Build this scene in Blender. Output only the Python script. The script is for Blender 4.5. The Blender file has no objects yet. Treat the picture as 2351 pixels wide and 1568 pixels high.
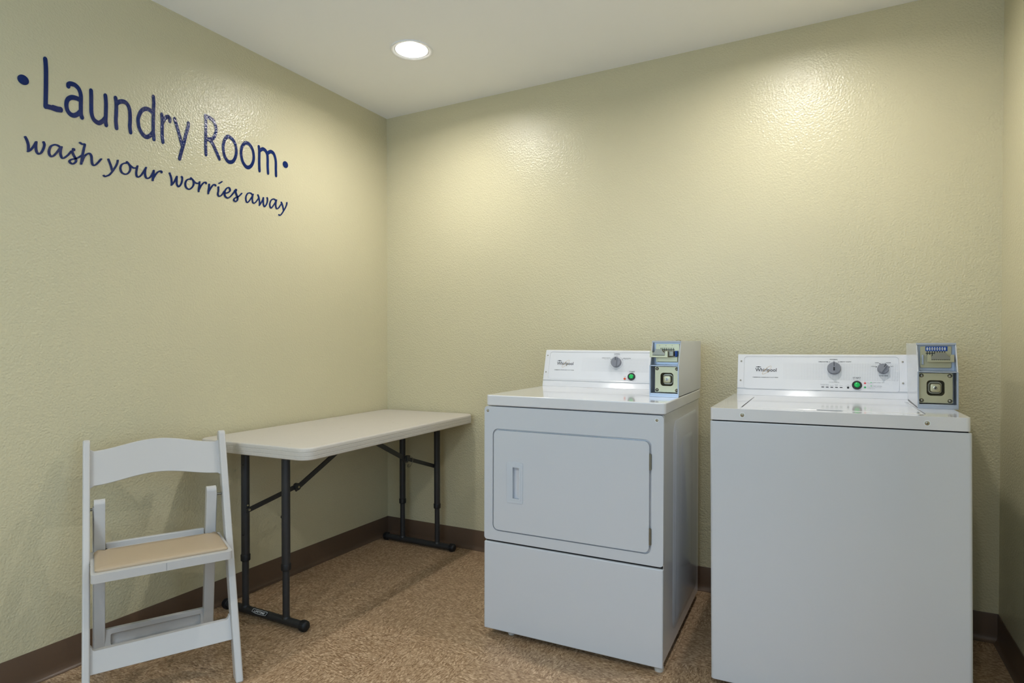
import bpy, bmesh, math, random
from mathutils import Vector, Matrix
random.seed(4)
S = bpy.context.scene
COL = S.collection
PI = math.pi

# ------------------------------------------------------------------ materials
def mat(name, rgb, rough=.5, metal=0., spec=.5, bump=None, coat=0.):
    """rgb given as sRGB 0-255"""
    m = bpy.data.materials.new(name); m.use_nodes = True
    nt = m.node_tree; b = nt.nodes['Principled BSDF']
    c = [((v/255)/12.92 if v/255 <= .04045 else ((v/255+.055)/1.055)**2.4) for v in rgb]
    b.inputs['Base Color'].default_value = (*c, 1)
    b.inputs['Roughness'].default_value = rough
    b.inputs['Metallic'].default_value = metal
    b.inputs['Specular IOR Level'].default_value = spec
    if coat:
        b.inputs['Coat Weight'].default_value = coat; b.inputs['Coat Roughness'].default_value = .06
    if bump:
        sc, st, dist = bump
        tc = nt.nodes.new('ShaderNodeTexCoord'); n = nt.nodes.new('ShaderNodeTexNoise')
        n.inputs['Scale'].default_value = sc; n.inputs['Detail'].default_value = 3
        bp = nt.nodes.new('ShaderNodeBump'); bp.inputs['Strength'].default_value = st
        bp.inputs['Distance'].default_value = dist
        nt.links.new(tc.outputs['Object'], n.inputs['Vector'])
        nt.links.new(n.outputs['Fac'], bp.inputs['Height'])
        nt.links.new(bp.outputs['Normal'], b.inputs['Normal'])
    return m
def lin(r, g, b):
    return tuple(((v/255)/12.92 if v/255 <= .04045 else ((v/255+.055)/1.055)**2.4) for v in (r, g, b)) + (1,)

def wall_mat(name, rgb, peel=1.0):
    m = mat(name, rgb, .30, 0, .45); nt = m.node_tree; b = nt.nodes['Principled BSDF']
    N = nt.nodes.new; L = nt.links.new
    tc = N('ShaderNodeTexCoord')
    n1 = N('ShaderNodeTexNoise'); n1.inputs['Scale'].default_value = 120; n1.inputs['Detail'].default_value = 2.5; n1.inputs['Roughness'].default_value = .55
    n2 = N('ShaderNodeTexVoronoi'); n2.feature = 'SMOOTH_F1'; n2.inputs['Scale'].default_value = 150; n2.inputs['Smoothness'].default_value = .8
    ad = N('ShaderNodeMath'); ad.operation = 'ADD'
    bp = N('ShaderNodeBump'); bp.inputs['Strength'].default_value = .5*peel; bp.inputs['Distance'].default_value = .0022
    L(tc.outputs['Object'], n1.inputs['Vector']); L(tc.outputs['Object'], n2.inputs['Vector'])
    L(n1.outputs['Fac'], ad.inputs[0]); L(n2.outputs['Distance'], ad.inputs[1])
    L(ad.outputs[0], bp.inputs['Height']); L(bp.outputs['Normal'], b.inputs['Normal'])
    # faint wear: slow variation of the paint itself
    n3 = N('ShaderNodeTexNoise'); n3.inputs['Scale'].default_value = 2.2; n3.inputs['Detail'].default_value = 3
    mx = N('ShaderNodeMix'); mx.data_type = 'RGBA'
    c = lin(*rgb); mx.inputs[6].default_value = tuple(v*.97 for v in c[:3])+(1,); mx.inputs[7].default_value = tuple(v*1.03 for v in c[:3])+(1,)
    L(tc.outputs['Object'], n3.inputs['Vector']); L(n3.outputs['Fac'], mx.inputs[0]); L(mx.outputs[2], b.inputs['Base Color'])
    return m

def floor_mat():
    m = bpy.data.materials.new('vinyl_tile'); m.use_nodes = True
    nt = m.node_tree; b = nt.nodes['Principled BSDF']; N = nt.nodes.new; L = nt.links.new
    b.inputs['Roughness'].default_value = .42; b.inputs['Specular IOR Level'].default_value = .4
    def M(op, a, c=None, v=None):
        n = N('ShaderNodeMath'); n.operation = op
        if hasattr(a, 'links'): L(a, n.inputs[0])
        else: n.inputs[0].default_value = a
        if c is not None:
            if hasattr(c, 'links'): L(c, n.inputs[1])
            else: n.inputs[1].default_value = c
        return n.outputs[0]
    tc = N('ShaderNodeTexCoord'); sp = N('ShaderNodeSeparateXYZ'); L(tc.outputs['Object'], sp.inputs[0])
    T = .3050
    tx = M('DIVIDE', M('SUBTRACT', sp.outputs[0], .902-3*T), T); ty = M('DIVIDE', M('SUBTRACT', sp.outputs[1], -.997-20*T), T)
    ix = M('FLOOR', tx); iy = M('FLOOR', ty)
    par = M('MODULO', M('ADD', ix, iy), 2.0)
    inv = M('SUBTRACT', 1.0, par)
    ax = M('ADD', M('MULTIPLY', sp.outputs[0], par), M('MULTIPLY', sp.outputs[1], inv))
    ay = M('ADD', M('MULTIPLY', sp.outputs[1], par), M('MULTIPLY', sp.outputs[0], inv))
    sh = M('ADD', M('MULTIPLY', ix, 3.7), M('MULTIPLY', iy, 7.3))
    def vec(sx, sy, zoff):
        c = N('ShaderNodeCombineXYZ'); L(M('MULTIPLY', ax, sx), c.inputs[0]); L(M('MULTIPLY', ay, sy), c.inputs[1]); L(M('ADD', sh, zoff), c.inputs[2]); return c.outputs[0]
    def vor(sx, sy, z):
        v = N('ShaderNodeTexVoronoi'); v.feature = 'F1'; v.inputs['Scale'].default_value = 1; L(vec(sx, sy, z), v.inputs['Vector'])
        r = N('ShaderNodeSeparateColor'); L(v.outputs['Color'], r.inputs[0]); return r.outputs[0], v.outputs['Distance']
    nw = N('ShaderNodeTexNoise'); nw.inputs['Scale'].default_value = 1; nw.inputs['Detail'].default_value = 4; nw.inputs['Roughness'].default_value = .65; L(vec(80, 200, 0), nw.inputs['Vector'])
    v1, d1 = vor(98, 235, 1.3); v2, d2 = vor(150, 340, 9.1)
    mixv = M('ADD', M('MULTIPLY', v1, .45), M('ADD', M('MULTIPLY', v2, .25), M('MULTIPLY', nw.outputs['Fac'], .38)))
    cr = N('ShaderNodeValToRGB'); e = cr.color_ramp.elements
    e[0].position = .12; e[0].color = lin(98, 72, 48)
    e[1].position = .95; e[1].color = lin(228, 204, 174)
    for p, c in ((.32, (134, 105, 76)), (.5, (161, 133, 103)), (.66, (174, 147, 116)), (.8, (196, 169, 138))):
        k = cr.color_ramp.elements.new(p); k.color = lin(*c)
    L(mixv, cr.inputs[0])
    fx = M('FRACT', tx); fy = M('FRACT', ty)
    ex = M('MINIMUM', fx, M('SUBTRACT', 1.0, fx)); ey = M('MINIMUM', fy, M('SUBTRACT', 1.0, fy))
    seam = M('LESS_THAN', M('MINIMUM', ex, ey), .0022)
    mx = N('ShaderNodeMix'); mx.data_type = 'RGBA'; L(M('MULTIPLY', seam, .5), mx.inputs[0]); L(cr.outputs[0], mx.inputs[6]); mx.inputs[7].default_value = lin(62, 48, 36)
    L(mx.outputs[2], b.inputs['Base Color'])
    bp = N('ShaderNodeBump'); bp.inputs['Strength'].default_value = .25; bp.inputs['Distance'].default_value = .001
    L(M('SUBTRACT', M('MULTIPLY', mixv, .3), seam), bp.inputs['Height']); L(bp.outputs['Normal'], b.inputs['Normal'])
    return m

def dot_panel_mat(name, x0, x1, s0, s1, rgb, zt):
    """white enamel faceplate with the printed grid of small grey dots, fading out to the left"""
    m = mat(name, rgb, .3, 0, .5); nt = m.node_tree; b = nt.nodes['Principled BSDF']; N = nt.nodes.new; L = nt.links.new
    tc = N('ShaderNodeTexCoord'); sp = N('ShaderNodeSeparateXYZ'); L(tc.outputs['Object'], sp.inputs[0])
    def M(op, a, c=None):
        n = N('ShaderNodeMath'); n.operation = op
        if hasattr(a, 'links'): L(a, n.inputs[0])
        else: n.inputs[0].default_value = a
        if c is not None:
            if hasattr(c, 'links'): L(c, n.inputs[1])
            else: n.inputs[1].default_value = c
        return n.outputs[0]
    P = .0054
    X = sp.outputs[0]; Z = M('DIVIDE', M('SUBTRACT', sp.outputs[2], zt), .9603)
    fx = M('SUBTRACT', M('FRACT', M('DIVIDE', M('SUBTRACT', X, x0), P)), .5); fz = M('SUBTRACT', M('FRACT', M('DIVIDE', M('SUBTRACT', Z, s0), P)), .5)
    d = M('SQRT', M('ADD', M('MULTIPLY', fx, fx), M('MULTIPLY', fz, fz)))
    k = M('LESS_THAN', d, .24)
    for a in (M('GREATER_THAN', X, x0), M('LESS_THAN', X, x1), M('GREATER_THAN', Z, s0), M('LESS_THAN', Z, s1)): k = M('MULTIPLY', k, a)
    fade = N('ShaderNodeMapRange'); L(X, fade.inputs[0]); fade.inputs[1].default_value = x0-.02; fade.inputs[2].default_value = x0+.13
    fade.inputs[3].default_value = .1; fade.inputs[4].default_value = .6
    mx = N('ShaderNodeMix'); mx.data_type = 'RGBA'; L(M('MULTIPLY', k, fade.outputs[0]), mx.inputs[0])
    mx.inputs[6].default_value = lin(*rgb); mx.inputs[7].default_value = lin(120, 122, 126); L(mx.outputs[2], b.inputs['Base Color'])
    return m

def speckle_mat(name, rgb, dirt, rough=.45):
    m = mat(name, rgb, rough, 0, .4); nt = m.node_tree; b = nt.nodes['Principled BSDF']; N = nt.nodes.new; L = nt.links.new
    tc = N('ShaderNodeTexCoord'); n = N('ShaderNodeTexNoise'); n.inputs['Scale'].default_value = 260; n.inputs['Detail'].default_value = 2
    n2 = N('ShaderNodeTexNoise'); n2.inputs['Scale'].default_value = 26; n2.inputs['Detail'].default_value = 6; n2.inputs['Roughness'].default_value = .8
    mp = N('ShaderNodeMapping'); mp.inputs['Scale'].default_value = (1, 1, 5)
    r = N('ShaderNodeValToRGB'); r.color_ramp.elements[0].position = .60; r.color_ramp.elements[0].color = (0, 0, 0, 1); r.color_ramp.elements[1].position = .78; r.color_ramp.elements[1].color = (1, 1, 1, 1)
    mx = N('ShaderNodeMix'); mx.data_type = 'RGBA'; mx2 = N('ShaderNodeMix'); mx2.data_type = 'RGBA'
    c = lin(*rgb); mx.inputs[6].default_value = tuple(v*.93 for v in c[:3])+(1,); mx.inputs[7].default_value = tuple(min(1, v*1.07) for v in c[:3])+(1,)
    L(tc.outputs['Object'], n.inputs['Vector']); L(tc.outputs['Object'], mp.inputs[0]); L(mp.outputs[0], n2.inputs['Vector']); L(n.outputs['Fac'], mx.inputs[0])
    mu = N('ShaderNodeMath'); mu.operation = 'MULTIPLY'; mu.inputs[1].default_value = .45; L(n2.outputs['Fac'], r.inputs[0]); L(r.outputs[0], mu.inputs[0])
    L(mu.outputs[0], mx2.inputs[0]); L(mx.outputs[2], mx2.inputs[6]); mx2.inputs[7].default_value = lin(*dirt); L(mx2.outputs[2], b.inputs['Base Color'])
    bp = N('ShaderNodeBump'); bp.inputs['Strength'].default_value = .15; bp.inputs['Distance'].default_value = .001; L(n.outputs['Fac'], bp.inputs['Height']); L(bp.outputs['Normal'], b.inputs['Normal'])
    return m

def emit_mat(name, rgb, strength):
    m = bpy.data.materials.new(name); m.use_nodes = True; nt = m.node_tree; b = nt.nodes['Principled BSDF']
    b.inputs['Base Color'].default_value = (.8, .8, .8, 1)
    b.inputs['Emission Color'].default_value = (*rgb, 1); b.inputs['Emission Strength'].default_value = strength
    return m

# ------------------------------------------------------------------ mesh tools
def finish(name, bm, m, parent=None, bevel=0., smooth=35, seg=2, M=None):
    if M is not None: bmesh.ops.transform(bm, matrix=M, verts=bm.verts)
    bmesh.ops.recalc_face_normals(bm, faces=bm.faces)
    me = bpy.data.meshes.new(name); bm.to_mesh(me); bm.free()
    o = bpy.data.objects.new(name, me); COL.objects.link(o)
    if m: me.materials.append(m)
    if parent: o.parent = parent
    if smooth:
        for p in me.polygons: p.use_smooth = True
        me.set_sharp_from_angle(angle=math.radians(smooth))
    if bevel:
        b = o.modifiers.new('edge', 'BEVEL'); b.width = bevel; b.segments = seg; b.limit_method = 'ANGLE'; b.angle_limit = math.radians(38); b.harden_normals = True
        for p in me.polygons: p.use_smooth = True
        if smooth: me.set_sharp_from_angle(angle=math.radians(60))
    return o
def abox(bm, x0, x1, y0, y1, z0, z1):
    v = [bm.verts.new((x, y, z)) for z in (z0, z1) for y in (y0, y1) for x in (x0, x1)]
    for f in ((0, 1, 3, 2), (4, 5, 7, 6), (0, 1, 5, 4), (2, 3, 7, 6), (0, 2, 6, 4), (1, 3, 7, 5)): bm.faces.new([v[i] for i in f])
def box(x0, x1, y0, y1, z0, z1):
    bm = bmesh.new(); abox(bm, x0, x1, y0, y1, z0, z1); return bm
def rrect(x0, x1, y0, y1, r, n=6):
    out = []
    for cx, cy, a0 in ((x1-r, y1-r, 0), (x0+r, y1-r, 90), (x0+r, y0+r, 180), (x1-r, y0+r, 270)):
        for i in range(n+1):
            a = math.radians(a0+90*i/n); out.append((cx+r*math.cos(a), cy+r*math.sin(a)))
    return out
def circ(cx, cy, r, n=32, ry=None):
    return [(cx+r*math.cos(2*PI*i/n), cy+(ry or r)*math.sin(2*PI*i/n)) for i in range(n)]
def aloft(bm, loops, cap0=True, cap1=True):
    """loops: list of lists of 3D points, all the same length, closed"""
    R = [[bm.verts.new(p) for p in l] for l in loops]; n = len(R[0])
    for a, b in zip(R, R[1:]):
        for i in range(n): bm.faces.new((a[i], a[(i+1) % n], b[(i+1) % n], b[i]))
    if cap0: bm.faces.new(list(reversed(R[0])))
    if cap1: bm.faces.new(R[-1])
def prism(bm, poly, d0, d1, ax='z'):
    """extrude 2D poly between d0 and d1; ax z: (x,y); ax x: (y,z); ax y: (x,z)"""
    f = {'z': lambda p, d: (p[0], p[1], d), 'x': lambda p, d: (d, p[0], p[1]), 'y': lambda p, d: (p[0], d, p[1])}[ax]
    aloft(bm, [[f(p, d0) for p in poly], [f(p, d1) for p in poly]])
def holed(bm, outer, holes, d0, d1, ax='z'):
    """flat plate with holes, thickness d0..d1"""
    f = {'z': lambda p, d: (p[0], p[1], d), 'x': lambda p, d: (d, p[0], p[1]), 'y': lambda p, d: (p[0], d, p[1])}[ax]
    rings = []
    for d in (d0, d1):
        es = []; rr = []
        for l in [outer]+holes:
            v = [bm.verts.new(f(p, d)) for p in l]; rr.append(v)
            es += [bm.edges.new((v[i], v[(i+1) % len(v)])) for i in range(len(v))]
        bmesh.ops.triangle_fill(bm, use_beauty=True, use_dissolve=False, edges=es)
        rings.append(rr)
    for a, b in zip(*rings):
        for i in range(len(a)): bm.faces.new((a[i], a[(i+1) % len(a)], b[(i+1) % len(a)], b[i]))
def acyl(bm, p0, p1, r0, r1=None, n=24, cap=True):
    p0 = Vector(p0); p1 = Vector(p1); d = (p1-p0).normalized(); r1 = r0 if r1 is None else r1
    a = d.orthogonal().normalized(); b = d.cross(a)
    L = [[p+(a*math.cos(2*PI*i/n)+b*math.sin(2*PI*i/n))*r for i in range(n)] for p, r in ((p0, r0), (p1, r1))]
    aloft(bm, L, cap, cap)
def alathe(bm, prof, o=(0, 0, 0), d=(0, 0, 1), n=32, cap=True):
    """prof: list of (radius, height); closed ends if radius 0 there or capped"""
    o = Vector(o); d = Vector(d).normalized(); a = d.orthogonal().normalized(); b = d.cross(a)
    aloft(bm, [[o+d*h+(a*math.cos(2*PI*i/n)+b*math.sin(2*PI*i/n))*max(r, 1e-5) for i in range(n)] for r, h in prof], cap, cap)
def cyl(p0, p1, r, n=24):
    bm = bmesh.new(); acyl(bm, p0, p1, r, n=n); return bm
def lathe(prof, o=(0, 0, 0), d=(0, 0, 1), n=32):
    bm = bmesh.new(); alathe(bm, prof, o, d, n); return bm
def bar(bm, p0, p1, w, t, side):
    """flat bar from p0 to p1, width w along 'side x dir', thickness t along side"""
    p0 = Vector(p0); p1 = Vector(p1); d = (p1-p0).normalized(); s = Vector(side).normalized(); u = s.cross(d).normalized()
    aloft(bm, [[p+s*a*t/2+u*b*w/2 for a, b in ((-1, -1), (1, -1), (1, 1), (-1, 1))] for p in (p0, p1)])
def catmull(pts, n=8, closed=False):
    out = []; m = len(pts)
    for i in range(m-1):
        p0 = pts[i-1] if i else (pts[-2] if closed else pts[0]); p1 = pts[i]; p2 = pts[i+1]; p3 = pts[i+2] if i+2 < m else (pts[1] if closed else pts[-1])
        for k in range(n):
            t = k/n
            out.append(tuple(.5*((2*b)+(-a+c)*t+(2*a-5*b+4*c-d)*t*t+(-a+3*b-3*c+d)*t**3) for a, b, c, d in zip(p0, p1, p2, p3)))
    out.append(tuple(pts[-1])); return out
def stroke(bm, pts, a, b, rot, f, h=.0012, closed=False):
    """pen stroke: the sweep of an ellipse nib (half axes a, b, turned by rot) along pts; f maps 2D + height to 3D"""
    P = catmull(pts, 8, closed); n = len(P); L = []; Rr = []
    nib = [(math.cos(t)*a*math.cos(rot)-math.sin(t)*b*math.sin(rot), math.cos(t)*a*math.sin(rot)+math.sin(t)*b*math.cos(rot)) for t in [2*PI*i/20 for i in range(20)]]
    def sup(nx, ny): return math.sqrt((a*(nx*math.cos(rot)+ny*math.sin(rot)))**2+(b*(-nx*math.sin(rot)+ny*math.cos(rot)))**2)
    for i, p in enumerate(P):
        q0 = P[max(0, i-1)]; q1 = P[min(n-1, i+1)]
        if closed and i in (0, n-1): q0 = P[-2]; q1 = P[1]
        dx, dy = q1[0]-q0[0], q1[1]-q0[1]; l = math.hypot(dx, dy) or 1; nx, ny = -dy/l, dx/l; w = sup(nx, ny)
        L.append((p[0]+nx*w, p[1]+ny*w)); Rr.append((p[0]-nx*w, p[1]-ny*w))
    tl = [bm.verts.new(f(p, h)) for p in L]; tr = [bm.verts.new(f(p, h)) for p in Rr]
    bl = [bm.verts.new(f(p, 0)) for p in L]; br = [bm.verts.new(f(p, 0)) for p in Rr]
    for i in range(n-1):
        bm.faces.new((tl[i], tr[i], tr[i+1], tl[i+1])); bm.faces.new((tl[i], tl[i+1], bl[i+1], bl[i])); bm.faces.new((tr[i+1], tr[i], br[i], br[i+1]))
    if not closed:
        for e, p in enumerate((P[0], P[-1])):
            hh = h*(1.003+.003*e); top = [bm.verts.new(f((p[0]+q[0], p[1]+q[1]), hh)) for q in nib]; bot = [bm.verts.new(f((p[0]+q[0], p[1]+q[1]), 0)) for q in nib]
            bm.faces.new(top)
            for i in range(20): bm.faces.new((top[i], top[(i+1) % 20], bot[(i+1) % 20], bot[i]))
def atext(bm, s, x, y, h, w=None, align='C', bold=0., M=None, shear=0., d=.0002):
    """flat printed text: cap height h, fitted to width w if given; x,y = centre (or left) and baseline"""
    c = bpy.data.curves.new('t', 'FONT'); c.body = s; c.size = 1; c.offset = bold; c.shear = shear; c.extrude = 0; c.resolution_u = 3
    o = bpy.data.objects.new('t', c); COL.objects.link(o); bpy.context.view_layer.update()
    me = bpy.data.meshes.new_from_object(o.evaluated_get(bpy.context.evaluated_depsgraph_get()))
    bpy.data.objects.remove(o); bpy.data.curves.remove(c)
    xs = [v.co.x for v in me.vertices]; x0, x1 = min(xs), max(xs)
    sy = h/.73; sx = (w/(x1-x0)) if w else sy
    off = x-sx*x0-(sx*(x1-x0)/2 if align == 'C' else (sx*(x1-x0) if align == 'R' else 0))
    T = Matrix.Translation((off, y, d)) @ Matrix.Diagonal((sx, sy, 1, 1))
    if M is not None: T = M @ T
    me.transform(T); bm.from_mesh(me); bpy.data.meshes.remove(me)
def aface(bm, poly, d, M=None):
    v = [bm.verts.new((M @ Vector((p[0], p[1], d))) if M is not None else (p[0], p[1], d)) for p in poly]; bm.faces.new(v)

def finish_each(name, bm, m, parent, **kw):
    """every connected piece of bm becomes an object of its own"""
    bm.verts.ensure_lookup_table(); seen = set(); groups = []
    for v in bm.verts:
        if v in seen: continue
        st = [v]; g = set()
        while st:
            q = st.pop()
            if q in g: continue
            g.add(q); st += [e.other_vert(q) for e in q.link_edges if e.other_vert(q) not in g]
        seen |= g; groups.append(g)
    out = []
    for g in groups:
        nb = bmesh.new(); mp = {v: nb.verts.new(v.co) for v in g}
        for f in {f for v in g for f in v.link_faces}: nb.faces.new([mp[v] for v in f.verts])
        out.append(finish(name, nb, m, parent, **kw))
    bm.free(); return out
# ------------------------------------------------------------------ things
def root(name, label, cat, M=None, group=None):
    o = bpy.data.objects.new(name, None); COL.objects.link(o); o.empty_display_size = .05
    if M is not None: o.matrix_world = M
    o['label'] = label; o['category'] = cat
    if group: o['group'] = group
    return o
def struct(o): o['kind'] = 'structure'; return o
def copy_tree(o, parent=None):
    c = o.copy(); COL.objects.link(c)
    if parent: c.parent = parent
    for ch in list(o.children): copy_tree(ch, c)
    return c
def frame(o, ex, ey, ez):
    return Matrix(((ex[0], ey[0], ez[0], o[0]), (ex[1], ey[1], ez[1], o[1]), (ex[2], ey[2], ez[2], o[2]), (0, 0, 0, 1)))

WALL_RGB = (201, 193, 160); CEIL_RGB = (247, 247, 247)
LAMP_E = 850.; LAMP_D = .080
P_DOOR = 14.; P_FILL = 32.; C_DOOR = (.49, .72, 1.0); EXPO = .12
BIG=[('L',[[(-3521,4127),(-3517,4056),(-3518,3922),(-3520,3812)],[(-3520,3814),(-3487,3816),(-3456,3814),(-3429,3820)]]),('a',[[(-3383,3999),(-3381,4012),(-3365,4022),(-3338,4021),(-3315,4001),(-3304,3964),(-3304,3898),(-3304,3853),(-3303,3831),(-3297,3813)],[(-3310,3931),(-3335,3934),(-3362,3929),(-3385,3908),(-3395,3873),(-3390,3835),(-3372,3812),(-3349,3809),(-3325,3826),(-3309,3848)]]),('u',[[(-3237,4021),(-3236,3968),(-3236,3911),(-3234,3862),(-3220,3824),(-3189,3809),(-3162,3829),(-3141,3860)],[(-3141,4021),(-3137,3967),(-3138,3894),(-3140,3839),(-3136,3811)]]),('n',[[(-3070,4029),(-3065,3985),(-3066,3918),(-3068,3863),(-3064,3812)],[(-3065,3988),(-3047,4008),(-3022,4021),(-2996,4020),(-2976,3997),(-2967,3955),(-2966,3896),(-2968,3854),(-2963,3812)]]),('d',[[(-2789,4139),(-2786,4097),(-2788,4035),(-2790,3953),(-2790,3875),(-2787,3838),(-2785,3813)],[(-2793,4014),(-2820,4028),(-2855,4023),(-2885,3992),(-2904,3942),(-2906,3904),(-2897,3861),(-2874,3826),(-2844,3812),(-2813,3834),(-2793,3863)]]),('r',[[(-2722,4024),(-2718,3974),(-2720,3903),(-2719,3856),(-2714,3812)],[(-2716,3967),(-2696,4003),(-2675,4023),(-2657,4014),(-2657,3994)]]),('y',[[(-2617,4023),(-2605,3991),(-2584,3929),(-2567,3874),(-2554,3833)],[(-2499,4027),(-2502,3999),(-2520,3933),(-2539,3854),(-2559,3784),(-2576,3718)]]),('R',[[(-2347,4136),(-2343,4083),(-2344,3978),(-2345,3894),(-2342,3817)],[(-2347,4140),(-2317,4135),(-2280,4127),(-2256,4094),(-2247,4050),(-2257,4005),(-2280,3968),(-2313,3952),(-2341,3947)],[(-2304,3948),(-2280,3925),(-2252,3878),(-2217,3815)]]),('o',[[(-2127,4031),(-2090,4021),(-2059,3984),(-2048,3928),(-2055,3880),(-2077,3836),(-2104,3816),(-2135,3817),(-2166,3853),(-2178,3911),(-2177,3949),(-2165,3991),(-2148,4017),(-2127,4031)]]),('o',[[(-1944,4031),(-1909,4024),(-1878,3988),(-1866,3935),(-1871,3885),(-1893,3840),(-1924,3816),(-1954,3820),(-1984,3855),(-1998,3911),(-1997,3955),(-1984,3994),(-1965,4019),(-1944,4031)]]),('m',[[(-1810,4034),(-1805,3993),(-1806,3935),(-1806,3874),(-1803,3818)],[(-1803,3997),(-1781,4018),(-1759,4027),(-1734,4017),(-1716,3989),(-1712,3940),(-1712,3878),(-1708,3819)],[(-1711,4002),(-1691,4020),(-1671,4028),(-1645,4019),(-1627,3988),(-1618,3944),(-1618,3882),(-1616,3819)]])]
SMALL=[('w',[[(-3637,3574),(-3628,3556),(-3620,3527),(-3619,3489)],[(-3621,3484),(-3607,3497),(-3590,3526),(-3575,3559)],[(-3575,3559),(-3577,3525),(-3573,3496),(-3561,3484),(-3546,3497),(-3533,3528),(-3528,3554),(-3533,3571)]]),('a',[[(-3434,3566),(-3451,3573),(-3469,3571),(-3489,3555),(-3500,3524),(-3499,3500),(-3488,3487),(-3472,3497),(-3452,3526),(-3436,3555)],[(-3426,3569),(-3431,3544),(-3431,3516),(-3422,3495),(-3407,3501),(-3384,3527),(-3365,3557)]]),('s',[[(-3349,3576),(-3355,3564),(-3358,3552),(-3349,3531),(-3337,3509),(-3338,3490),(-3354,3473),(-3370,3474),(-3376,3486),(-3365,3500),(-3347,3509),(-3325,3522),(-3297,3548)],[(-3353,3572),(-3353,3566)]]),('h',[[(-3310,3632),(-3297,3626),(-3280,3628),(-3285,3598),(-3293,3554),(-3299,3516),(-3303,3485)],[(-3298,3501),(-3285,3538),(-3266,3564),(-3249,3573),(-3237,3559),(-3234,3528),(-3231,3506),(-3220,3497),(-3202,3511),(-3172,3554)]]),('y',[[(-3122,3567),(-3112,3544),(-3103,3520),(-3096,3494)],[(-3056,3576),(-3059,3558),(-3069,3531),(-3091,3491),(-3112,3459),(-3131,3444),(-3145,3437),(-3154,3441)]]),('o',[[(-2994,3572),(-3010,3567),(-3028,3552),(-3037,3529),(-3035,3509),(-3024,3492),(-3002,3488),(-2982,3500),(-2968,3524),(-2966,3547),(-2971,3563),(-2981,3575),(-2991,3583)],[(-2971,3565),(-2957,3556),(-2941,3550),(-2922,3555)]]),('u',[[(-2913,3572),(-2918,3547),(-2922,3517),(-2918,3495),(-2906,3491),(-2889,3504),(-2870,3534),(-2855,3561)],[(-2848,3577),(-2854,3553),(-2855,3525),(-2849,3503),(-2836,3497),(-2818,3509),(-2801,3536),(-2790,3561)]]),('r',[[(-2788,3570),(-2789,3546),(-2794,3519),(-2796,3490)],[(-2791,3509),(-2777,3536),(-2757,3564),(-2737,3578),(-2726,3577),(-2726,3568)]]),('w',[[(-2660,3582),(-2647,3548),(-2643,3514),(-2643,3493)],[(-2645,3490),(-2628,3511),(-2612,3542),(-2600,3570)],[(-2600,3570),(-2601,3538),(-2600,3509),(-2586,3491),(-2568,3510),(-2556,3543),(-2554,3570),(-2560,3578)]]),('o',[[(-2482,3574),(-2498,3572),(-2517,3558),(-2527,3532),(-2525,3508),(-2511,3493),(-2492,3492),(-2472,3508),(-2457,3533),(-2455,3558),(-2462,3574),(-2480,3587)],[(-2460,3572),(-2442,3558),(-2426,3556),(-2409,3559)]]),('r',[[(-2402,3573),(-2404,3542),(-2409,3516),(-2410,3492)],[(-2406,3508),(-2389,3543),(-2365,3574),(-2347,3582),(-2342,3572)]]),('r',[[(-2314,3574),(-2316,3544),(-2321,3518),(-2322,3493)],[(-2320,3507),(-2300,3544),(-2276,3577),(-2259,3582),(-2253,3574)]]),('i',[[(-2227,3571),(-2227,3539),(-2232,3512),(-2225,3495),(-2206,3499),(-2184,3525),(-2169,3549)],[(-2220,3604),(-2209,3611),(-2194,3623)]]),('e',[[(-2169,3533),(-2144,3538),(-2118,3557),(-2113,3574),(-2122,3587),(-2137,3585),(-2157,3564),(-2166,3537),(-2164,3511),(-2148,3497),(-2129,3499),(-2104,3521),(-2074,3560),(-2064,3578)]]),('s',[[(-2051,3588),(-2057,3570),(-2051,3549),(-2038,3522),(-2040,3499),(-2055,3483),(-2072,3486),(-2074,3498),(-2059,3515),(-2029,3531),(-1996,3566)]]),('a',[[(-1878,3577),(-1897,3589),(-1916,3588),(-1934,3578),(-1949,3550),(-1951,3522),(-1945,3504),(-1934,3500),(-1918,3514),(-1897,3543),(-1881,3569)],[(-1874,3586),(-1880,3562),(-1882,3532),(-1877,3511),(-1865,3507),(-1846,3520),(-1824,3549),(-1813,3565)]]),('w',[[(-1823,3592),(-1812,3570),(-1805,3537),(-1804,3501)],[(-1806,3499),(-1788,3525),(-1772,3553),(-1762,3579)],[(-1762,3579),(-1762,3549),(-1761,3519),(-1750,3499),(-1733,3515),(-1718,3548),(-1716,3577),(-1720,3588)]]),('a',[[(-1618,3579),(-1632,3590),(-1653,3589),(-1673,3574),(-1687,3546),(-1689,3522),(-1682,3505),(-1672,3502),(-1656,3519),(-1633,3552),(-1618,3576)],[(-1612,3589),(-1618,3567),(-1621,3536),(-1615,3513),(-1604,3508),(-1586,3521),(-1568,3546),(-1550,3571)]]),('y',[[(-1556,3580),(-1544,3561),(-1535,3534),(-1528,3507)],[(-1489,3590),(-1492,3569),(-1508,3534),(-1533,3496),(-1553,3468),(-1571,3453),(-1586,3455)]])]
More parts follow.
